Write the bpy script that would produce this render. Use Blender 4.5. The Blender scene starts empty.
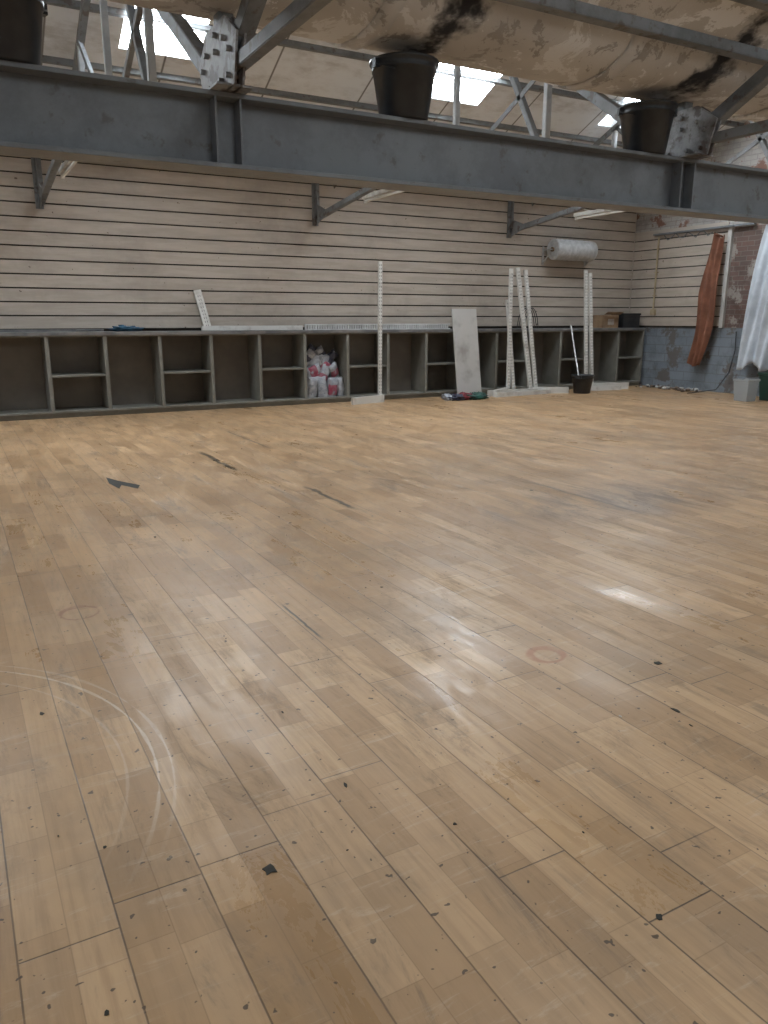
import bpy, math, random
from mathutils import Vector, Matrix, Euler, noise
random.seed(4)
S=bpy.context.scene
S.view_settings.view_transform='Standard'
S.view_settings.look='None'

# ---------------------------------------------------------------- node helpers
class NT:
    def __init__(s,name):
        m=bpy.data.materials.new(name); m.use_nodes=True
        s.m=m; s.t=m.node_tree; s.b=s.t.nodes['Principled BSDF']
        s.tc=s.t.nodes.new('ShaderNodeTexCoord')
        s.P=s.tc.outputs['Object']
    def put(s,sock,v):
        if v is None: return
        if isinstance(v,bpy.types.NodeSocket): s.t.links.new(v,sock)
        else: sock.default_value=v
    def math(s,op,a,b=None,c=None,clamp=False):
        n=s.t.nodes.new('ShaderNodeMath'); n.operation=op; n.use_clamp=clamp
        s.put(n.inputs[0],a); s.put(n.inputs[1],b); s.put(n.inputs[2],c); return n.outputs[0]
    def sep(s,v):
        n=s.t.nodes.new('ShaderNodeSeparateXYZ'); s.put(n.inputs[0],v); return n.outputs
    def comb(s,x=0.,y=0.,z=0.):
        n=s.t.nodes.new('ShaderNodeCombineXYZ'); s.put(n.inputs[0],x); s.put(n.inputs[1],y); s.put(n.inputs[2],z); return n.outputs[0]
    def map(s,v,sc=(1,1,1),rot=(0,0,0),loc=(0,0,0)):
        n=s.t.nodes.new('ShaderNodeMapping'); s.put(n.inputs[0],v)
        n.inputs['Scale'].default_value=sc; n.inputs['Rotation'].default_value=rot; n.inputs['Location'].default_value=loc
        return n.outputs[0]
    def noise(s,v=None,scale=5.,detail=3.,rough=.6,dist=0.):
        n=s.t.nodes.new('ShaderNodeTexNoise'); s.put(n.inputs['Vector'],v or s.P)
        n.inputs['Scale'].default_value=scale; n.inputs['Detail'].default_value=detail
        n.inputs['Roughness'].default_value=rough; n.inputs['Distortion'].default_value=dist
        return n.outputs[0]
    def white(s,v):
        n=s.t.nodes.new('ShaderNodeTexWhiteNoise'); n.noise_dimensions='3D'; s.put(n.inputs['Vector'],v); return n.outputs[0]
    def ramp(s,f,a,b,smooth=True):
        n=s.t.nodes.new('ShaderNodeMapRange'); n.interpolation_type='SMOOTHSTEP' if smooth else 'LINEAR'
        s.put(n.inputs[0],f); n.inputs[1].default_value=a; n.inputs[2].default_value=b
        return n.outputs[0]
    def mix(s,f,a,b,mode='MIX'):
        n=s.t.nodes.new('ShaderNodeMix'); n.data_type='RGBA'; n.blend_type=mode
        s.put(n.inputs[0],f)
        for i,v in ((6,a),(7,b)):
            if isinstance(v,tuple) and len(v)==3: v=(*v,1)
            s.put(n.inputs[i],v)
        return n.outputs[2]
    def bump(s,h,strength=.3,dist=.01,normal=None):
        n=s.t.nodes.new('ShaderNodeBump'); n.inputs['Strength'].default_value=strength
        n.inputs['Distance'].default_value=dist; s.put(n.inputs['Height'],h)
        if normal is not None: s.put(n.inputs['Normal'],normal)
        s.t.links.new(n.outputs[0],s.b.inputs['Normal']); return n
    def set(s,col=None,rough=None,metal=None,**k):
        if col is not None:
            if isinstance(col,tuple) and len(col)==3: col=(*col,1)
            s.put(s.b.inputs['Base Color'],col)
        if rough is not None: s.put(s.b.inputs['Roughness'],rough)
        if metal is not None: s.put(s.b.inputs['Metallic'],metal)
        for kk,v in k.items(): s.put(s.b.inputs[kk.replace('_',' ')],v)
        return s.m
def simple(name,c1,c2=None,rough=.6,metal=0.,scale=6.,bump=.0,lo=.35,hi=.65,detail=3.):
    n=NT(name); f=n.noise(scale=scale,detail=detail)
    c2=c2 or tuple(x*.75 for x in c1)
    n.set(n.mix(n.ramp(f,lo,hi),c1,c2),rough,metal)
    if bump: n.bump(n.noise(scale=scale*5,detail=2),bump,.004)
    return n.m

# ---------------------------------------------------------------- mesh builder
class B:
    def __init__(s): s.v=[]; s.f=[]; s.mi=[]; s.sm=[]
    def add(s,vs,fs,m=0,smooth=False):
        o=len(s.v); s.v+= [tuple(v) for v in vs]
        for f in fs: s.f.append([i+o for i in f]); s.mi.append(m); s.sm.append(smooth)
    def box(s,x0,x1,y0,y1,z0,z1,m=0):
        s.add([(x0,y0,z0),(x1,y0,z0),(x1,y1,z0),(x0,y1,z0),(x0,y0,z1),(x1,y0,z1),(x1,y1,z1),(x0,y1,z1)],
              [(3,2,1,0),(4,5,6,7),(0,1,5,4),(1,2,6,5),(2,3,7,6),(3,0,4,7)],m)
    def bar(s,p,q,w,h,m=0,up=(0,0,1)):
        p=Vector(p);q=Vector(q);d=(q-p).normalized();u=Vector(up)
        if abs(d.dot(u))>.98: u=Vector((0,1,0))
        a=d.cross(u).normalized()*w/2; c=a.cross(d).normalized()*h/2
        vs=[p-a-c,p+a-c,p+a+c,p-a+c,q-a-c,q+a-c,q+a+c,q-a+c]
        s.add(vs,[(0,1,2,3),(7,6,5,4),(4,5,1,0),(5,6,2,1),(6,7,3,2),(7,4,0,3)],m)
    def angle(s,p,q,w,t=.008,m=0,flip=1):
        p=Vector(p);q=Vector(q);d=(q-p).normalized();u=Vector((1,0,0)) if abs(d.x)<.9 else Vector((0,0,1))
        c=d.cross(u).normalized()*flip; u=u.normalized()
        s.bar(p+u*w/2,q+u*w/2,w,t,m,up=c)
        s.bar(p+c*w/2,q+c*w/2,w,t,m,up=u)
    def cyl(s,p,q,r,r2=None,n=14,m=0,cap=True):
        p=Vector(p);q=Vector(q);r2=r if r2 is None else r2
        d=(q-p).normalized();u=Vector((0,0,1)) if abs(d.z)<.9 else Vector((1,0,0))
        a=d.cross(u).normalized();c=d.cross(a).normalized()
        vs=[p+(a*math.cos(2*math.pi*i/n)+c*math.sin(2*math.pi*i/n))*r for i in range(n)]
        vs+=[q+(a*math.cos(2*math.pi*i/n)+c*math.sin(2*math.pi*i/n))*r2 for i in range(n)]
        s.add(vs,[(i,(i+1)%n,n+(i+1)%n,n+i) for i in range(n)],m,True)
        if cap: s.add(vs,[tuple(range(n-1,-1,-1)),tuple(range(n,2*n))],m)
    def tube(s,pts,r,n=8,m=0):
        for a,b in zip(pts[:-1],pts[1:]): s.cyl(a,b,r,n=n,m=m)
    def lathe(s,c,prof,n=36,m=0):
        c=Vector(c);vs=[]
        for r,z in prof:
            for i in range(n):
                a=2*math.pi*i/n; vs.append(c+Vector((r*math.cos(a),r*math.sin(a),z)))
        fs=[]
        for k in range(len(prof)-1):
            for i in range(n):
                j=(i+1)%n; fs.append((k*n+i,k*n+j,(k+1)*n+j,(k+1)*n+i))
        s.add(vs,fs,m,True)
    def grid(s,fn,nu,nv,m=0,smooth=True):
        vs=[fn(i/nu,j/nv) for j in range(nv+1) for i in range(nu+1)]
        fs=[(j*(nu+1)+i,j*(nu+1)+i+1,(j+1)*(nu+1)+i+1,(j+1)*(nu+1)+i) for j in range(nv) for i in range(nu)]
        s.add(vs,fs,m,smooth)
    def blob(s,c,r,m=0,amp=.25,fq=6.,seed=0.,nu=28,nv=18):
        c=Vector(c)
        def f(u,v):
            a=u*2*math.pi;b=v*math.pi
            d=Vector((math.sin(b)*math.cos(a),math.sin(b)*math.sin(a),math.cos(b)))
            k=1+amp*noise.noise(d*fq*.4+Vector((seed,)*3))+amp*.45*abs(noise.noise(d*fq+Vector((seed+5,)*3)))*2
            z=max(d.z*r[2]*k,-r[2]*.8)
            return c+Vector((d.x*r[0]*k,d.y*r[1]*k,z))
        s.grid(f,nu,nv,m)
    def packet(s,c,size,rot=(0,0,0),m=0,seed=0.,m2=None):
        c=Vector(c); R=Euler(rot).to_matrix(); w,d,h=size
        def f(u,v):
            a=u*2*math.pi; cs,sn=math.cos(a),math.sin(a)
            sx=math.copysign(abs(cs)**.55,cs); sy=math.copysign(abs(sn)**.8,sn)
            t=v*2-1; fat=max(0,1-abs(t)**4.)**.6
            wob=noise.noise(Vector((sx*2.2,sy*2.2,t*3))+Vector((seed,)*3))
            p=Vector((sx*w/2*(1+.06*(1-fat))+wob*.018,sy*d/2*(fat*.95+.04)*(1+.35*wob)+.012*wob,t*h/2+.02*wob))
            return c+R@p
        s.grid(f,30,18,m)
        if m2 is not None:
            def g(u,v): 
                p=f(.56+.38*u,.3+.4*v); q=c; return p+(p-q).normalized()*.003
            s.grid(g,12,8,m2)
    def done(s,name,mats,bevel=0,solid=0):
        me=bpy.data.meshes.new(name); me.from_pydata(s.v,[],s.f)
        for m in mats: me.materials.append(m)
        for p,mi,sm in zip(me.polygons,s.mi,s.sm): p.material_index=mi; p.use_smooth=sm
        me.update()
        o=bpy.data.objects.new(name,me); S.collection.objects.link(o)
        if solid:
            k=o.modifiers.new('solid','SOLIDIFY'); k.thickness=solid; k.offset=0
        if bevel:
            k=o.modifiers.new('bevel','BEVEL'); k.width=bevel; k.segments=2; k.limit_method='ANGLE'
        return o

XL,XR=-3.0,11.3; YF,YB=-2.0,10.8
# ---------------------------------------------------------------- materials
def floor_mat():
    n=NT('laminate_floor'); X,Y,_=n.sep(n.P)
    def boards(w,L,seed):
        fxx=n.math('DIVIDE',n.math('ADD',X,.02),w); row=n.math('FLOOR',fxx)
        r0=n.white(n.comb(row,seed,0.)); yy=n.math('ADD',n.math('DIVIDE',Y,L),n.math('MULTIPLY',r0,5.))
        col=n.math('FLOOR',yy); fx=n.math('FRACT',fxx); fy=n.math('FRACT',yy)
        rnd=n.white(n.comb(row,col,seed+3.))
        dx=n.math('MULTIPLY',n.math('MINIMUM',fx,n.math('SUBTRACT',1.,fx)),w)
        dy=n.math('MULTIPLY',n.math('MINIMUM',fy,n.math('SUBTRACT',1.,fy)),L)
        return rnd,n.white(n.comb(col,row,seed+9.)),n.math('MINIMUM',dx,dy)
    r1,r1b,d1=boards(.19,1.22,2.)
    r2,r2b,d2=boards(.095,.33,7.)
    grain=n.noise(n.map(n.P,(38,2.2,1)),1.,5.,.7,.4)
    c=n.mix(r2,(.585,.385,.215),(.36,.215,.105))
    c=n.mix(n.math('MULTIPLY',r1,.35),c,(.47,.305,.17))
    c=n.mix(n.math('MULTIPLY',n.ramp(grain,.40,.68),.42),c,(.30,.18,.09))
    big=n.noise(scale=.9,detail=5.,rough=.75)
    c=n.mix(n.math('MULTIPLY',n.ramp(big,.42,.70),.42),c,(.25,.175,.11))
    sm=n.noise(n.map(n.P,(6,1.3,1)),1.,7.,.82,.6)
    far=n.math('ADD',.65,n.math('MULTIPLY',n.ramp(Y,3.,7.),.3))
    c=n.mix(n.math('MULTIPLY',n.ramp(sm,.52,.72),far),c,(.13,.10,.075))
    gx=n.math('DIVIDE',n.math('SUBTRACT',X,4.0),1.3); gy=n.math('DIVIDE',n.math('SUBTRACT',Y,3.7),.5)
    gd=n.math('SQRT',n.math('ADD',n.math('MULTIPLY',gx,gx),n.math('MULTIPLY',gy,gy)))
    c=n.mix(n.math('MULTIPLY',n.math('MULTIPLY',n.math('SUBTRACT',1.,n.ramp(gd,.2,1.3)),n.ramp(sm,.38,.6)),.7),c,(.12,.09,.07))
    sp=n.noise(scale=34.,detail=2.,rough=.6)
    c=n.mix(n.math('MULTIPLY',n.ramp(sp,.675,.71),.85),c,(.06,.042,.03))
    sc=n.noise(n.map(n.P,(3,22,1),(0,0,.6)),1.,6.,.8,1.4)
    c=n.mix(n.math('MULTIPLY',n.ramp(sc,.54,.72),.34),c,(.62,.52,.40))
    brk=n.noise(scale=6.,detail=4.)
    def ring(cx,cy,r,w,col,f,c,mask=None):
        d=n.math('SQRT',n.math('ADD',n.math('POWER',n.math('SUBTRACT',X,cx),2.),n.math('POWER',n.math('SUBTRACT',Y,cy),2.)))
        e=n.math('ABSOLUTE',n.math('SUBTRACT',d,r))
        e=n.math('ADD',e,n.math('MULTIPLY',n.math('SUBTRACT',brk,.5),w*4))
        k=n.math('MULTIPLY',n.math('MULTIPLY',n.math('SUBTRACT',1.,n.ramp(e,w*.3,w)),n.ramp(brk,.25,.5)),f)
        if mask is not None: k=n.math('MULTIPLY',k,mask)
        return n.mix(k,c,col)
    c=ring(1.80,2.0,.06,.018,(.33,.12,.05),.75,c)
    c=ring(.36,3.28,.075,.018,(.22,.09,.05),.75,c)
    mk=n.ramp(Y,1.45,2.1)
    for rr,ff in ((.98,.5),(1.02,.25),(.90,.2)):
        c=ring(-.6,2.08,rr,.006,(.80,.72,.60),ff,c,mk)
    def seam(x0,y0,y1,w,c,f=.9):
        a=n.math('ABSOLUTE',n.math('SUBTRACT',X,n.math('ADD',x0,n.math('MULTIPLY',n.math('SUBTRACT',brk,.5),w*3))))
        m=n.math('SUBTRACT',1.,n.ramp(a,w*.3,w))
        yy=n.math('ABSOLUTE',n.math('SUBTRACT',Y,(y0+y1)/2))
        m=n.math('MULTIPLY',m,n.math('SUBTRACT',1.,n.ramp(yy,(y1-y0)*.3,(y1-y0)*.5)))
        return n.mix(n.math('MULTIPLY',m,f),c,(.03,.028,.022))
    c=seam(1.95,5.9,7.1,.035,c); c=seam(2.2,4.3,5.2,.025,c); c=seam(1.14,2.5,3.0,.008,c); c=seam(2.6,6.8,8.4,.022,c,.7); c=seam(3.75,3.2,4.6,.02,c,.6); c=seam(5.2,5.0,6.4,.025,c,.5)
    gap=n.math('SUBTRACT',1.,n.ramp(d1,.0006,.0030))
    gapb=n.math('MULTIPLY',gap,n.math('ADD',.35,n.math('MULTIPLY',n.ramp(big,.4,.6),.65)))
    c=n.mix(n.math('MULTIPLY',gapb,.9),c,(.05,.035,.025))
    gap2=n.math('SUBTRACT',1.,n.ramp(d2,.0004,.002))
    c=n.mix(n.math('MULTIPLY',gap2,.38),c,(.17,.10,.05))
    rgh=n.math('ADD',.20,n.math('MULTIPLY',r1b,.14))
    rgh=n.math('ADD',rgh,n.math('MULTIPLY',brk,.12))
    rgh=n.math('ADD',rgh,n.math('MULTIPLY',n.ramp(sm,.42,.65),.22))
    wav=n.noise(scale=2.4,detail=1.)
    tx=n.math('ADD',n.math('MULTIPLY',n.math('SUBTRACT',r1,.5),.05),n.math('MULTIPLY',n.math('SUBTRACT',wav,.5),.05))
    ty=n.math('ADD',-.008,n.math('MULTIPLY',n.math('SUBTRACT',r1b,.5),.025))
    h=n.math('ADD',n.math('MULTIPLY',wav,.004),n.math('MULTIPLY',brk,.0014))
    h=n.math('SUBTRACT',h,n.math('MULTIPLY',gap,.0008))
    vn=n.t.nodes.new('ShaderNodeVectorMath'); vn.operation='NORMALIZE'; n.put(vn.inputs[0],n.comb(tx,ty,1.))
    n.bump(h,1.,1.,normal=vn.outputs[0])
    n.set(c,rgh,0.); n.b.inputs['Specular IOR Level'].default_value=.5
    return n.m
M_floor=floor_mat()

def slat_mat():
    n=NT('slatwall_board'); 
    f=n.noise(n.map(n.P,(1.2,1.2,9)),1.5,5.); g=n.noise(scale=1.1,detail=5.,rough=.7)
    c=n.mix(n.ramp(f,.35,.7),(.475,.42,.36),(.40,.35,.30))
    c=n.mix(n.math('MULTIPLY',n.ramp(g,.46,.72),.5),c,(.28,.245,.215))
    sp=n.noise(scale=14.,detail=3.); c=n.mix(n.ramp(sp,.70,.73),c,(.14,.11,.09))
    n.set(c,.6); return n.m
M_slat=slat_mat()
M_groove=simple('slat_groove_board',(.045,.04,.035),rough=.9)
def brick_mat(name,c1,c2,mo,axes='yz',sc=1.,peel=None,bw=.225,rh=.075):
    n=NT(name); X,Y,Z=n.sep(n.P)
    v=n.comb(Y if axes=='yz' else X,Z,0.)
    t=n.t.nodes.new('ShaderNodeTexBrick'); n.put(t.inputs['Vector'],v)
    t.inputs['Scale'].default_value=sc; t.inputs['Brick Width'].default_value=bw; t.inputs['Row Height'].default_value=rh
    t.inputs['Mortar Size'].default_value=.006; t.inputs['Mortar Smooth'].default_value=.3
    t.inputs['Color1'].default_value=(*c1,1); t.inputs['Color2'].default_value=(*c2,1); t.inputs['Mortar'].default_value=(*mo,1)
    c=t.outputs['Color']; f=n.noise(scale=3.,detail=6.,rough=.7)
    c=n.mix(n.math('MULTIPLY',n.ramp(f,.45,.7),.6),c,tuple(x*.45 for x in c1))
    if peel: c=n.mix(n.ramp(n.noise(scale=2.2,detail=7.,rough=.7),.53,.58),c,peel)
    n.set(c,.85)
    n.bump(n.math('SUBTRACT',1.,t.outputs['Fac']),.5,.008); return n.m
M_brick=brick_mat('bare_brick',(.15,.09,.075),(.11,.08,.07),(.17,.15,.135),peel=(.26,.235,.215))
M_block=brick_mat('blue_grey_painted_blockwork',(.21,.24,.275),(.17,.20,.235),(.14,.16,.17),peel=(.13,.12,.115),bw=.45,rh=.15)
M_plaster=simple('painted_plaster_wall',(.54,.53,.51),(.42,.41,.39),rough=.85,scale=2.)
def peel_mat():
    n=NT('peeling_cement_sheet'); f=n.noise(scale=3.,detail=8.,rough=.72,dist=.5); g=n.noise(scale=1.1,detail=3.)
    c=n.mix(n.ramp(g,.35,.65),(.58,.555,.52),(.47,.445,.41))
    c=n.mix(n.ramp(f,.565,.585),c,(.34,.315,.285)); c=n.mix(n.ramp(f,.45,.43),c,(.72,.71,.69))
    X,Y,Z=n.sep(n.P); br=n.math('MULTIPLY',n.math('SUBTRACT',n.noise(scale=4.,detail=4.),.5),.7)
    for bx in (.46,2.80,4.95):
        d=n.math('ADD',n.math('ABSOLUTE',n.math('SUBTRACT',X,bx)),br)
        c=n.mix(n.math('SUBTRACT',1.,n.ramp(d,.0,.17)),c,(.02,.021,.025))
    n.set(c,.85); n.bump(f,.5,.03); return n.m
M_peel=peel_mat()
def roof_mat():
    n=NT('roof_lining_board'); X,Y,Z=n.sep(n.P)
    f=n.noise(n.map(n.P,(1,2,2)),1.6,6.,.7); c=n.mix(n.ramp(f,.42,.72),(.76,.79,.82),(.50,.50,.50))
    e=n.math('FRACT',n.math('DIVIDE',X,1.22)); e=n.math('MINIMUM',e,n.math('SUBTRACT',1.,e))
    c=n.mix(n.math('SUBTRACT',1.,n.ramp(e,.004,.014)),c,(.20,.20,.20)); n.set(c,.85); return n.m
M_roof=roof_mat()
def steel(name,c1,c2,rust,amount=.62,rough=.5):
    n=NT(name); f=n.noise(scale=3.5,detail=6.,rough=.7); g=n.noise(scale=9.,detail=4.)
    c=n.mix(n.ramp(f,.4,.65),c1,c2); c=n.mix(n.math('MULTIPLY',n.ramp(g,amount,amount+.1),.7),c,rust)
    n.set(c,rough); return n.m
M_beam=steel('grey_painted_steel',(.185,.20,.215),(.145,.155,.17),(.10,.09,.085),.60,.42)
M_truss=steel('weathered_truss_steel',(.20,.21,.22),(.13,.14,.145),(.09,.06,.045),.55)
M_gus=steel('flaking_gusset_paint',(.34,.345,.35),(.15,.15,.155),(.08,.05,.04),.5)
M_pale=simple('pale_painted_steel',(.5,.52,.53),(.36,.38,.4),rough=.5)
def sky_mat(name,st):
    n=NT(name); X,Y,Z=n.sep(n.P); f=n.noise(scale=2.4,detail=3.)
    n.set((.8,.85,.9),.5); n.b.inputs['Emission Color'].default_value=(.88,.95,1,1)
    s_=n.math('SINE',n.math('MULTIPLY',X,2*math.pi/.076))
    m=n.ramp(f,.38,.54)
    lo=n.math('ADD',.50,n.math('MULTIPLY',s_,.35))
    n.put(n.b.inputs['Emission Strength'],n.math('ADD',lo,n.math('MULTIPLY',m,st))); return n.m
M_sky=sky_mat('translucent_corrugated_rooflight',41.)
M_sky_added=sky_mat('added_unseen_rooflight',9.5)  # weaker glow for unseen front-bay rooflights, added to light the floor
M_black=simple('black_plastic',(.014,.016,.02),(.025,.028,.032),rough=.38)
M_carc=simple('grey_laminate_carcass',(.22,.215,.19),(.175,.17,.148),rough=.5,scale=3.)
M_cback=simple('brown_grey_back_panel',(.19,.168,.14),(.145,.127,.108),rough=.6,scale=2.)
M_ctop=simple('dark_worktop',(.12,.125,.13),(.20,.195,.19),rough=.5,scale=5.)
M_white=simple('cream_powder_coated_steel',(.66,.65,.62),(.47,.45,.42),rough=.45,lo=.45,hi=.75)
M_slot=simple('slot_hole',(.06,.06,.06),rough=.8)
M_silver=simple('galvanised_steel',(.55,.55,.55),(.4,.4,.4),rough=.35,metal=.6,scale=12.)
M_rail=simple('white_slotted_strip',(.64,.64,.63),(.5,.5,.49),rough=.4)
M_board=simple('stained_white_board',(.46,.45,.43),(.29,.27,.25),rough=.6,scale=3.,lo=.45,hi=.75)
M_tube=simple('lamp_tube_glass',(.85,.85,.82),(.8,.8,.78),rough=.25)

# ---------------------------------------------------------------- room shell
PIT=.166
b=B(); b.box(XL,XR,YF,YB,-.1,0); b.done('floor',[M_floor])
b=B(); b.box(XL-.2,XR+.2,YB+.03,YB+.25,-.1,3.35,0)
b.box(XL,XR-.035,YB,YB+.03,1.0,3.22,2)
z=1.075
while z<3.15:
    b.box(XL,XR-.035,YB-.022,YB,z+.009,min(z+PIT-.009,3.2),1); z+=PIT
b.done('wall_back',[M_plaster,M_slat,M_groove])
b=B(); b.box(XL-.2,XL,YF-.2,YB+.25,-.1,4.9,0); b.done('wall_left',[M_plaster])
b=B(); b.box(XL-.2,XR+.2,YF-.2,YF,-.1,4.9,0); b.done('wall_front',[M_plaster])
b=B()
b.box(XR,XR+.2,YF-.2,YB+.25,-.1,1.06,0)
b.box(XR,XR+.2,7.6,8.75,1.06,2.62,1)
b.box(XR,XR+.2,8.75,YB+.25,1.06,2.62,2); b.box(XR,XR+.2,YF-.2,7.6,1.06,2.62,2)
b.box(XR,XR+.2,YF-.2,YB+.25,2.62,4.9,3)
b.box(XR-.012,XR,8.8,YB,1.06,2.68,5)
z=1.075
while z<2.6:
    b.box(XR-.032,XR-.012,8.8,YB,z+.009,z+PIT-.009,4); z+=PIT
b.box(XR-.05,XR,8.72,8.79,1.06,2.68,2)
b.done('wall_right',[M_block,M_brick,M_plaster,brick_mat('painted_brick',(.45,.43,.41),(.36,.34,.32),(.3,.28,.27),peel=(.22,.12,.09)),M_slat,M_groove])

# ---------------------------------------------------------------- roof
SKX=[(-1.75,-.95),(1.95,2.78),(5.6,6.55),(8.7,9.75)]
WN=[0]
def slope(b,y0,z0,y1,z1,t0=None,t1=None,m=0,mat=None):
    P=lambda x,t:(x,y0+(y1-y0)*t,z0+(z1-z0)*t)
    def q(xa,xb,ta,tb):
        vs=[P(xa,ta),P(xb,ta),P(xb,tb),P(xa,tb)]; up=[(v[0],v[1],v[2]+.05) for v in vs]
        b.add(vs+up,[(0,1,2,3),(7,6,5,4),(0,4,5,1),(1,5,6,2),(2,6,7,3),(3,7,4,0)],m)
    if t0 is None: q(XL,XR,0,1); return
    q(XL,XR,0,t0); q(XL,XR,t1,1)
    xs=XL
    for a,c in SKX: q(xs,a,t0,t1); xs=c
    q(xs,XR,t0,t1)
    for a,c in SKX:
        s=B(); L=math.hypot(y1-y0,z1-z0); nx,nz=-(z1-z0)/L,(y1-y0)/L
        def f(u,v):
            x=a+(c-a)*u; p=Vector(P(x,t0+(t1-t0)*v)); k=.02*math.sin(x/.076*2*math.pi)+.035
            sg=1 if nz>0 else -1
            return p+Vector((0,nx*k*sg,nz*k*sg))
        s.grid(f,66,1,0)
        for tt in (.33,.66):
            p=Vector(P(a,t0+(t1-t0)*tt)); qv=Vector(P(c,t0+(t1-t0)*tt)); s.bar(p,qv,.05,.02,1)
        WN[0]+=1; s.done('window_%d'%WN[0],[mat or M_sky,M_truss])  # back-bay rooflights, plus the unseen glowing front-bay ones added for light
b=B(); slope(b,YB+.03,3.2,7.6,4.7,.50,.92); slope(b,5.0,2.98,7.6,4.72)
b.done('ceiling',[M_roof])
b=B(); slope(b,4.0,2.98,1.1,4.45,.35,.8,mat=M_sky_added); slope(b,-2.0,2.9,1.1,4.47,.3,.8,mat=M_sky_added); b.done('ceiling_front_bay',[M_peel])
b=B()
for y in (10.3,9.45,8.75,8.1,7.75):
    z=3.2+(YB+.03-y)*(1.5/3.23)-.05; b.angle((XL,y,z),(XR,y,z),.07,.008,0,-1)
for y in (5.5,6.3,7.1):
    z=2.98+(y-5.0)*.669-.06; b.angle((XL,y,z),(XR,y,z),.07,.008,0,-1)
for y in (3.93,3.6,3.1,2.3,1.5,.6,-.5,-1.4):
    z=(2.98+(4.0-y)*.507 if y>1.1 else 2.9+(y+2)*.506)-.06; b.angle((XL,y,z),(XR,y,z),.08,.01,0,-1)
b.done('roof_purlins',[M_truss])
b=B()
prof=[(4.05,3.12),(4.05,3.0),(4.13,2.9),(4.3,2.83),(4.5,2.81),(4.7,2.83),(4.87,2.9),(4.95,3.0),(4.95,3.12)]
for k in range(8):
    xa=XL+.02+k*(XR-XL-.04)/8; xb=XL+.02+(k+1)*(XR-XL-.04)/8
    def f(u,v,xa=xa,xb=xb):
        i=v*(len(prof)-1); j=min(int(i),len(prof)-2); t=i-j
        return Vector((xa+(xb-xa)*u,prof[j][0]*(1-t)+prof[j+1][0]*t,prof[j][1]*(1-t)+prof[j+1][1]*t))
    b.grid(f,24,16)
    if k<7:
        def g(u,v,x=xb):
            p=f(0,v); c=Vector((0,4.5,3.1)); d=(Vector((0,p.y,p.z))-c).normalized()*.018
            return Vector((x-.06+.12*u,p.y+d.y,p.z+d.z))
        b.grid(g,1,16)
b.done('valley_gutter',[M_peel],solid=.02)

# ---------------------------------------------------------------- beam
b=B(); y0,y1=4.4,4.62; zb,zt=2.005,2.385; yc=(y0+y1)/2
b.box(XL,XR,y0,y1,zb,zb+.024); b.box(XL,XR,y0,y1,zt-.024,zt); b.box(XL,XR,yc-.007,yc+.007,zb+.02,zt-.02)
TX=[-2.2,1.49,5.12,8.74]
for x in TX:
    for dx in (-.07,.07):
        b.box(x+dx-.006,x+dx+.006,y0+.01,yc,zb+.02,zt-.02)
b.box(.02,.3,yc-.02,yc-.007,zb+.05,zt-.05,0)
for i in range(3):
    for j in range(2):
        b.cyl((.06+.1*i,yc-.03,zb+.12+.14*j),(.06+.1*i,yc-.005,zb+.12+.14*j),.013,n=6)
b.done('steel_i_beam',[M_beam],bevel=.003)
# ---------------------------------------------------------------- trusses
for x in TX:
    b=B()
    A=lambda p,q,w=.07,m=0,f=1:b.angle((x,p[0],p[1]),(x,q[0],q[1]),w,.009,m,f)
    A((4.6,2.5),(7.6,4.5),.08); A((7.6,4.5),(10.7,3.08),.08)
    A((4.6,2.48),(8.9,2.86),.06)
    A((7.6,2.78),(7.6,4.5),.05,2)
    A((6.1,2.64),(6.1,3.5),.05,2); A((6.1,2.64),(7.0,4.1),.05); A((6.1,3.5),(7.6,2.78),.05)
    A((8.9,2.86),(8.9,3.85),.05,2); A((8.9,3.85),(7.6,2.78),.05)
    A((4.4,2.5),(1.1,4.25),.08); A((1.1,4.25),(-1.95,2.8),.08)
    A((4.4,2.47),(-1.95,2.47),.06); A((1.1,2.46),(1.1,4.25),.05,2); A((2.8,2.46),(2.8,3.35),.05); A((2.8,3.35),(1.1,2.46),.05)
    A((4.5,2.5),(4.5,2.8),.08)
    for dx in (-.02,.025):
        vs=[(x+dx,y,z) for y,z in ((4.24,2.387),(4.78,2.387),(4.84,2.62),(4.66,2.74),(4.36,2.74),(4.18,2.62))]
        vs2=[(v[0]+.012,v[1],v[2]) for v in vs]
        b.add(vs+vs2,[(5,4,3,2,1,0),(6,7,8,9,10,11)]+[(i,(i+1)%6,6+(i+1)%6,6+i) for i in range(6)],1)
    for (yy,zz) in ((4.3,2.44),(4.42,2.44),(4.6,2.44),(4.72,2.44),(4.28,2.56),(4.36,2.63),(4.5,2.6),(4.66,2.62),(4.74,2.56),(4.5,2.68)):
        b.cyl((x-.045,yy,zz),(x+.06,yy,zz),.015,n=6,m=1)
    b.box(x-.1,x+.1,4.28,4.72,2.387,2.398,1)
    b.done('roof_truss',[M_truss,M_gus,M_pale])
for x in (1.2,4.86,8.36):
    b=B(); b.box(x-.045,x+.045,10.755,10.772,2.5,3.12,0)
    b.angle((x,10.76,2.58),(x,8.3,2.86),.065,.009,0); b.angle((x,10.74,2.55),(x,10.74,3.12),.06,.009,0,-1)
    vs=[(x,y,z) for y,z in ((10.755,2.5),(10.45,2.6),(10.45,2.70),(10.755,2.80))]
    b.add(vs+[(v[0]+.01,v[1],v[2]) for v in vs],[(0,1,2,3),(7,6,5,4),(0,4,5,1),(1,5,6,2),(2,6,7,3)],0)
    b.done('wall_knee_brace',[M_truss])
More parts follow.
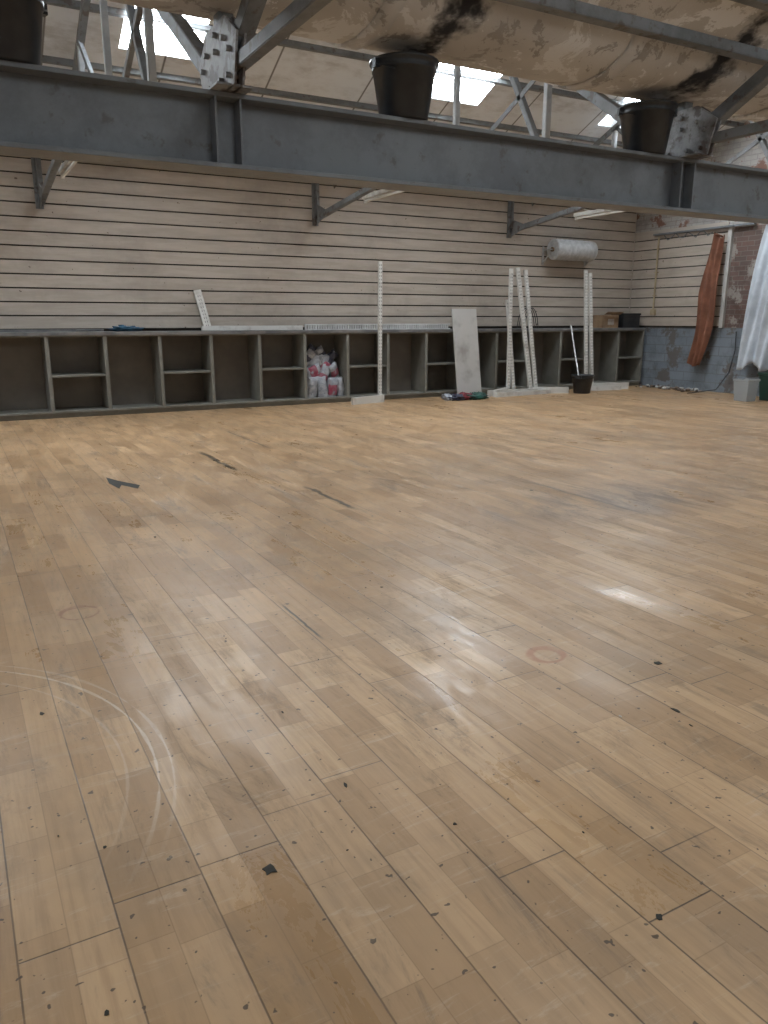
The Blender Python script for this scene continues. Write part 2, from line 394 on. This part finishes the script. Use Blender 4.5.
for x in (1.33,5.05,8.72):
    b=B(); X=x
    b.box(X-.035,X+.035,8.0,9.6,2.73,2.78,0); b.cyl((X,8.05,2.705),(X,9.55,2.705),.017,m=1)
    for y in (8.03,9.57): b.box(X-.02,X+.02,y-.02,y+.02,2.68,2.73,0)
    b.box(X-.25,X+.1,8.86,8.94,2.78,2.80,0)
    for y in (8.3,9.3): b.bar((X,y,2.785),(X-.12,y,2.80+(8.9-y)*.0),.02,.006,0)
    b.done('fluorescent_batten_light',[M_white,M_tube])

# ---------------------------------------------------------------- buckets
def bucket(x,y,z,r,h,rb,ang=0.):
    b=B()
    b.lathe((0,0,0),[(0,.0),(rb*.96,0),(rb,.008),(rb+(r-rb)*.82,h*.82),(r*.985,h*.82),(r*.99,h*.86),(rb+(r-rb)*.86+.003,h*.87),(r,h*.95),(r+.012,h*.955),(r+.014,h),(r-.004,h),(rb-.006,.012),(0,.012)],m=0)
    for s_ in (-1,1):
        b.box(s_*(r+.01)-.014,s_*(r+.01)+.014,-.02,.02,h*.82,h*.97,0)
    pts=[Vector(((r+.018)*math.cos(t),-(r+.02)*math.sin(t)*.72,h*.9-(r)*math.sin(t)*.3)) for t in [math.pi*i/16 for i in range(17)]]
    b.tube(pts,.0035,6,0)
    o=b.done('black_bucket',[M_black]); o.location=(x,y,z); o.rotation_euler=(0,0,ang)
bucket(.42,4.51,2.386,.195,.33,.15,.3); bucket(2.65,4.51,2.386,.20,.33,.15,.1); bucket(4.74,4.51,2.386,.20,.33,.15,-.4)
bucket(9.18,9.71,.001,.18,.30,.135,.6)

# ---------------------------------------------------------------- cubby shelving
b=B(); yf,yb=10.34,10.775; W=.68; x0=1.07-6*W; n=21
xe=11.22
b.box(x0,xe,yf+.03,yb,0,.06,0); b.box(x0,xe,yf,yb,.06,.085,0)
b.box(x0,xe,yb-.012,yb,.085,1.0,1)
b.box(x0,xe,yf,yb-.0,.985,1.005,0)
b.box(x0,xe,yf-.02,yb,1.005,1.045,2)
for k in range(n):
    x=x0+k*W
    if x>xe: break
    w=.022
    b.box(x-w,x+w,yf,yb-.012,.085,.985,0)
    if k%2==0 and x+W<=xe+.1:
        b.box(x+w,min(x+W-w,xe),yf+.012,yb-.012,.50,.525,0)
b.box(xe-.02,xe,yf,yb,.085,.985,0)
b.done('cubby_shelving_unit',[M_carc,M_cback,M_ctop],bevel=.002)

# ---------------------------------------------------------------- gondola uprights
def upright(b,p,q,w=.075,d=.035):
    p=Vector(p);q=Vector(q); b.bar(p,q,w,d,0,up=(0,1,0))
    d_=(q-p);L=d_.length;d_.normalize(); k=int(L/.05)
    a=d_.cross(Vector((0,1,0))).normalized(); f=a.cross(d_).normalized()
    if f.y>0: f=-f
    for i in range(1,k):
        for sx in (-.014,.014):
            c=p+d_*(i*.05)+a*sx+f*(d/2+.0008); b.bar(c-d_*.012,c+d_*.012,.006,.0015,1,up=f)
def foot(b,p,q,h=.10,w=.045):
    p=Vector(p);q=Vector(q); b.bar(p+Vector((0,0,h/2)),q+Vector((0,0,h/2*.8)),w,h,0)
b=B(); upright(b,(5.56,10.12,.0),(5.58,10.14,2.0),.055); foot(b,(5.60,10.08,0),(5.02,9.96,0),.11)
foot(b,(5.60,10.16,0),(5.12,10.18,0),.06); b.done('gondola_shelf_upright',[M_white,M_slot],bevel=.002)
b=B()
upright(b,(7.94,10.10,0),(8.03,10.25,1.98),.06); upright(b,(8.06,10.10,0),(8.0,10.28,1.5),.06)
upright(b,(8.42,10.10,0),(8.17,10.27,2.0),.07); upright(b,(8.50,10.06,0),(8.34,10.28,1.97),.06)
foot(b,(7.45,9.98,0),(8.5,10.0,0),.10); foot(b,(7.5,9.84,0),(8.9,9.96,0),.07,.06); foot(b,(8.4,10.03,0),(9.0,9.84,0),.11,.05); foot(b,(7.9,10.10,0),(7.5,9.88,0),.12)
b.done('gondola_upright_stack',[M_white,M_slot],bevel=.002)
b=B(); upright(b,(9.66,10.12,0),(9.66,10.30,2.0),.06); upright(b,(9.78,10.10,0),(9.74,10.28,1.96),.06); foot(b,(9.68,10.08,0),(10.5,9.96,0),.12); foot(b,(9.6,9.98,0),(10.2,9.84,0),.08)
b.done('gondola_shelf_upright',[M_white,M_slot],bevel=.002)
b=B(); upright(b,(3.16,10.62,1.065),(3.07,10.74,1.58),.10); b.bar((3.05,10.55,1.08),(4.5,10.5,1.08),.05,.06,0)
b.done('shelf_bracket_offcut',[M_white,M_slot],bevel=.002)
b=B(); b.box(4.55,7.05,10.50,10.53,1.047,1.06,0)
for i in range(62): b.box(4.55+i*.04,4.574+i*.04,10.50,10.53,1.06,1.115,0)
b.box(4.55,7.05,10.50,10.53,1.115,1.13,0); b.done('slotted_metal_rail',[M_rail])
b=B(); b.bar((7.15,10.06,.01),(7.15,10.28,1.35),.46,.022,0,up=(0,1,0)); b.done('leaning_white_board',[M_board],bevel=.003)
b=B(); b.cyl((9.15,9.70,.03),(9.36,10.26,1.09),.014); b.cyl((9.15,9.70,.03),(9.17,9.75,.14),.035,.02); b.done('mop_handle',[M_silver])

# ---------------------------------------------------------------- packets in bay
cols=[simple('white_plastic_packaging',(.44,.46,.50),(.26,.27,.30),rough=.4,scale=9),simple('pink_packaging',(.30,.05,.09),(.34,.14,.18),rough=.45,scale=12),
 simple('dark_blue_bag',(.03,.035,.07),(.07,.07,.09),rough=.4),simple('green_cloth',(.03,.14,.10),(.04,.08,.07),rough=.8),simple('red_cloth',(.28,.04,.05),(.16,.04,.05),rough=.8),
 simple('grey_printed_packaging',(.20,.21,.235),(.34,.35,.37),rough=.4,scale=20)]
b=B()
for (x,y,z,sz,rot,m,m2,s_) in (
 (4.60,10.38,.20,(.16,.12,.36),(.05,.12,.1),0,5,1),(4.76,10.36,.20,(.15,.11,.38),(-.1,-.1,-.2),0,5,2),(4.92,10.37,.19,(.16,.12,.35),(.1,.08,.2),0,1,3),(5.06,10.39,.19,(.12,.11,.34),(0,-.1,.3),0,None,4),
 (4.68,10.5,.24,(.3,.2,.3),(0,0,.2),0,None,14),(4.97,10.52,.24,(.26,.2,.3),(0,0,-.2),0,None,15),
 (4.66,10.46,.44,(.2,.14,.28),(.2,1.2,.2),0,1,5),(4.84,10.44,.46,(.15,.12,.32),(-.2,.5,.1),1,0,6),(4.99,10.46,.44,(.16,.12,.26),(.2,-.5,.4),0,1,7),
 (4.72,10.5,.59,(.17,.12,.32),(0,1.1,-.2),5,0,8),(4.93,10.5,.57,(.16,.12,.3),(.1,-1.0,.2),0,2,9),(4.64,10.5,.70,(.16,.1,.26),(.1,.6,.3),2,0,10),(4.82,10.5,.68,(.14,.1,.26),(.2,-.6,0),5,2,11),
 (4.98,10.5,.66,(.12,.1,.2),(.1,.9,0),2,None,12),(4.62,10.46,.33,(.12,.12,.18),(.3,1.3,.5),2,None,13)):
    b.packet((x,y+.07,z),sz,rot,m,s_*3.7,m2)
b.done('packaged_goods_pile',cols)
b=B()
for (x,y,m,s_,rx) in ((6.84,9.82,4,1,.14),(7.03,9.76,3,2,.12),(6.70,9.78,2,3,.10),(6.95,9.88,4,5,.10),(7.17,9.82,3,6,.09),(6.6,9.86,0,7,.05)):
    b.blob((x,y,.035),(rx,.1,.045),m,.8,9,s_*2.3)
b.done('crumpled_rags',cols)

# ---------------------------------------------------------------- items on worktop
M_card=simple('cardboard',(.33,.22,.13),(.26,.17,.10),rough=.8)
M_cloth=simple('blue_cloth',(.03,.10,.17),(.05,.07,.10),rough=.8)
b=B(); b.blob((2.05,10.5,1.075),(.17,.1,.033),0,.7,8,4.); b.done('blue_cloth_rag',[M_cloth])
b=B(); b.bar((.35,10.5,1.062),(1.45,10.56,1.062),.05,.03,0); b.cyl((1.45,10.66,1.062),(1.8,10.66,1.062),.014); b.done('dark_timber_batten',[M_ctop])
b=B()
for args in ((10.28,10.66,10.45,10.7,1.047,1.057),(10.28,10.66,10.45,10.458,1.057,1.27),(10.28,10.66,10.692,10.7,1.057,1.27),(10.28,10.288,10.45,10.7,1.057,1.27),(10.652,10.66,10.45,10.7,1.057,1.27)): b.box(*args)
b.bar((10.28,10.38,1.30),(10.66,10.38,1.30),.1,.006,0,up=(0,.5,1)); b.box(10.40,10.55,10.449,10.45,1.1,1.2,1); b.done('cardboard_box',[M_card,M_slat])
b=B(); X0,X1,Y0,Y1,Z0,Z1=10.74,11.16,10.42,10.72,1.047,1.30
for args in ((X0,X1,Y0,Y1,Z0,Z0+.012),(X0,X1,Y0,Y0+.012,Z0,Z1),(X0,X1,Y1-.012,Y1,Z0,Z1),(X0,X0+.012,Y0,Y1,Z0,Z1),(X1-.012,X1,Y0,Y1,Z0,Z1),(X0-.012,X1+.012,Y0-.012,Y0,Z1-.03,Z1),(X0+.12,X0+.3,Y0-.01,Y0,Z0+.12,Z0+.16)): b.box(*args)
b.done('black_storage_crate',[M_black],bevel=.003)
b=B()
for i in range(5):
    b.tube([Vector((8.55+.3*t,10.5+.05*i,1.05+.33*math.sin(math.pi*t)**.6)) for t in [k/10 for k in range(11)]],.006,6)
b.tube([Vector((8.7,10.48,1.38)),Vector((8.7,10.72,1.38))],.006,6); b.done('black_wire_rack',[M_black])
M_roll=simple('rolled_plastic_film',(.55,.56,.57),(.42,.43,.44),rough=.3,scale=14.)
b=B()
b.lathe((0,0,0),[(.035,0),(.06,0),(.14,.003),(.165,.006),(.17,.02),(.166,.3),(.170,.5),(.166,.7),(.17,.84),(.165,.86),(.14,.863),(.035,.863)],40,0)
b.lathe((0,0,0),[(.035,-.03),(.035,.89)],16,1)
for k in range(7): b.lathe((0,0,0),[(.168,.06+k*.11),(.173,.065+k*.11),(.168,.07+k*.11)],40,0)
o=b.done('plastic_film_roll',[M_roll,M_card]); o.rotation_euler=(0,math.pi/2,0); o.location=(9.15,10.57,2.34)
b=B()
for x in (9.10,10.06):
    b.box(x-.015,x+.015,10.755,10.775,2.1,2.4,0); b.bar((x,10.76,2.12),(x,10.57,2.30),.012,.02,0); b.bar((x,10.77,2.34),(x,10.54,2.34),.012,.02,0)
b.cyl((9.06,10.57,2.34),(10.1,10.57,2.34),.012); b.done('roll_wall_bracket',[M_silver])

# ---------------------------------------------------------------- right wall items
b=B(); b.cyl((11.24,10.2,1.35),(11.24,10.2,2.6),.016); b.box(11.22,11.266,10.15,10.25,1.27,1.37,0)
for z in (1.6,2.0,2.4): b.box(11.222,11.266,10.17,10.23,z,z+.015)
b.done('electrical_conduit',[simple('aged_cream_pvc',(.45,.38,.25),(.35,.28,.18),rough=.5)])
b=B(); b.box(11.20,11.266,8.3,10.3,2.63,2.66); b.tube([Vector((11.20,9.05+1.0*t/12,2.58-.05*math.sin(t*1.9))) for t in range(13)],.008,6); b.done('cable_rail',[M_beam])
M_rust=simple('rust_orange_fabric',(.24,.10,.058),(.165,.068,.04),rough=.85,scale=5)
b=B()
def drape(u,v):
    z=2.52-v*2.08-.05*math.sin(u*5); w=.13+.10*min(1,v*2.2)-.08*v*v
    yc_=8.86+.05*v+.20*v*v+.03*math.sin(v*6); y=yc_+(u-.5)*w*1.5
    x=11.12+.03*math.sin(u*15+v*2.2)+.02*math.sin(v*11+u*6)-.03*math.sin(v*3)
    return Vector((x,y,z+.05*math.sin(u*6)*v))
b.grid(drape,48,50); b.cyl((11.24,8.88,2.50),(11.08,8.88,2.53),.01); b.done('hanging_orange_cloth',[M_rust],solid=.006)
M_sheer=simple('pale_sheer_plastic',(.58,.63,.69),(.48,.53,.59),rough=.5,scale=5)
b=B()
def cur(u,v):
    z=2.62-v*2.15-.06*math.sin(u*9)*v; y=7.98+.26*v**.7-u*(.62-.05*v)
    x=11.08+.028*math.sin(u*26+v*1.5)*(.6+.4*v)+.03*math.sin(u*11-v*4)-.05*v
    return Vector((x,y,z))
b.grid(cur,90,40); b.cyl((11.1,7.2,2.64),(11.1,8.1,2.64),.012,m=1)
for y in (7.25,8.05): b.cyl((11.1,y,2.64),(11.3,y,2.64),.008,m=1)
b.done('sheer_curtain',[M_sheer,M_silver],solid=.004)
def clear():
    n=NT('translucent_box_plastic'); n.set((.45,.48,.50),.25,0.,Alpha=.5); return n.m
def tub(name,cx,cy,w,d,h,mat):
    b=B()
    def ring(s,z): return [(cx-s*w/2,cy-s*d/2,z),(cx+s*w/2,cy-s*d/2,z),(cx+s*w/2,cy+s*d/2,z),(cx-s*w/2,cy+s*d/2,z)]
    lv=[(.82,.002),(.97,h*.9),(1.05,h*.9),(1.05,h),(.95,h),(.80,.012)]
    vs=[]
    for s_,z in lv: vs+=ring(s_,z)
    fs=[(3,2,1,0)]
    for k in range(len(lv)-1):
        for i in range(4): fs.append((k*4+i,k*4+(i+1)%4,(k+1)*4+(i+1)%4,(k+1)*4+i))
    fs.append(tuple(range(20,24))); b.add(vs,fs); return b.done(name,[mat],bevel=.008)
tub('clear_storage_tub',10.43,7.56,.26,.26,.33,clear())
tub('green_recycling_tub',10.88,7.38,.40,.34,.42,simple('dark_green_plastic',(.012,.06,.04),(.02,.05,.035),rough=.4))
b=B(); b.tube([Vector((11.26,8.45,1.0)),Vector((11.24,8.42,.7)),Vector((11.2,8.46,.35)),Vector((11.1,8.6,.06)),Vector((10.9,8.8,.015)),Vector((10.6,8.75,.015))],.009,6); b.done('black_power_cable',[M_black])
b=B()
for i in range(60):
    y=random.uniform(8.95,10.2); x=11.18-abs(random.gauss(0,.14)); r=random.uniform(.01,.045)
    b.blob((x,y,r*.5),(r,r*.8,r*.6),random.choice((0,0,1)),.6,5,i,8,6)
b.done('plaster_rubble',[simple('rubble',(.2,.14,.1),(.1,.08,.07),rough=.9),M_plaster])
b=B()
def chip(x,y,r,m=0,sx=1.,sy=1.,n_=9):
    pts=[]; a0=random.random()*6
    for i in range(n_):
        a=a0+2*math.pi*i/n_; k=r*random.uniform(.5,1.15); pts.append((x+k*math.cos(a)*sx,y+k*math.sin(a)*sy))
    vs=[(p[0],p[1],.0008) for p in pts]+[(p[0],p[1],.0025) for p in pts]
    b.add(vs,[tuple(range(n_,2*n_))]+[(i,(i+1)%n_,n_+(i+1)%n_,n_+i) for i in range(n_)],m)
chip(.497,1.419,.018); chip(1.15,.895,.010); chip(.95,1.35,.005); chip(2.1,1.75,.014)
vs=[(.97,6.2),(1.03,6.02),(1.14,5.78),(1.10,5.66),(1.02,5.85),(.98,5.72),(.95,5.95)]
b.add([(x,y,.002) for x,y in vs],[tuple(range(len(vs)))[::-1]],0)
for i in range(220):
    chip(random.uniform(-.3,7),random.uniform(.7,8.5),random.choice((.002,.003,.003,.004,.005,.007,.011)),random.choice((0,0,0,0,1)),random.uniform(.5,1.3),random.uniform(.5,1.8),6)
b.done('floor_debris_chips',[simple('dark_chip',(.03,.028,.022),rough=.8),simple('pale_chip',(.45,.42,.36),rough=.8)])

# ---------------------------------------------------------------- world + camera
w=bpy.data.worlds.new('World'); S.world=w; w.use_nodes=True
w.node_tree.nodes['Background'].inputs[0].default_value=(.75,.85,1,1); w.node_tree.nodes['Background'].inputs[1].default_value=1.
c=bpy.data.cameras.new('Camera'); c.sensor_width=36; c.lens=770/1024*36; c.clip_start=.02
co=bpy.data.objects.new('Camera',c); S.collection.objects.link(co)
co.location=(0,0,1.2); co.rotation_euler=(math.radians(90-14.07),0,math.radians(-29.1)); S.camera=co
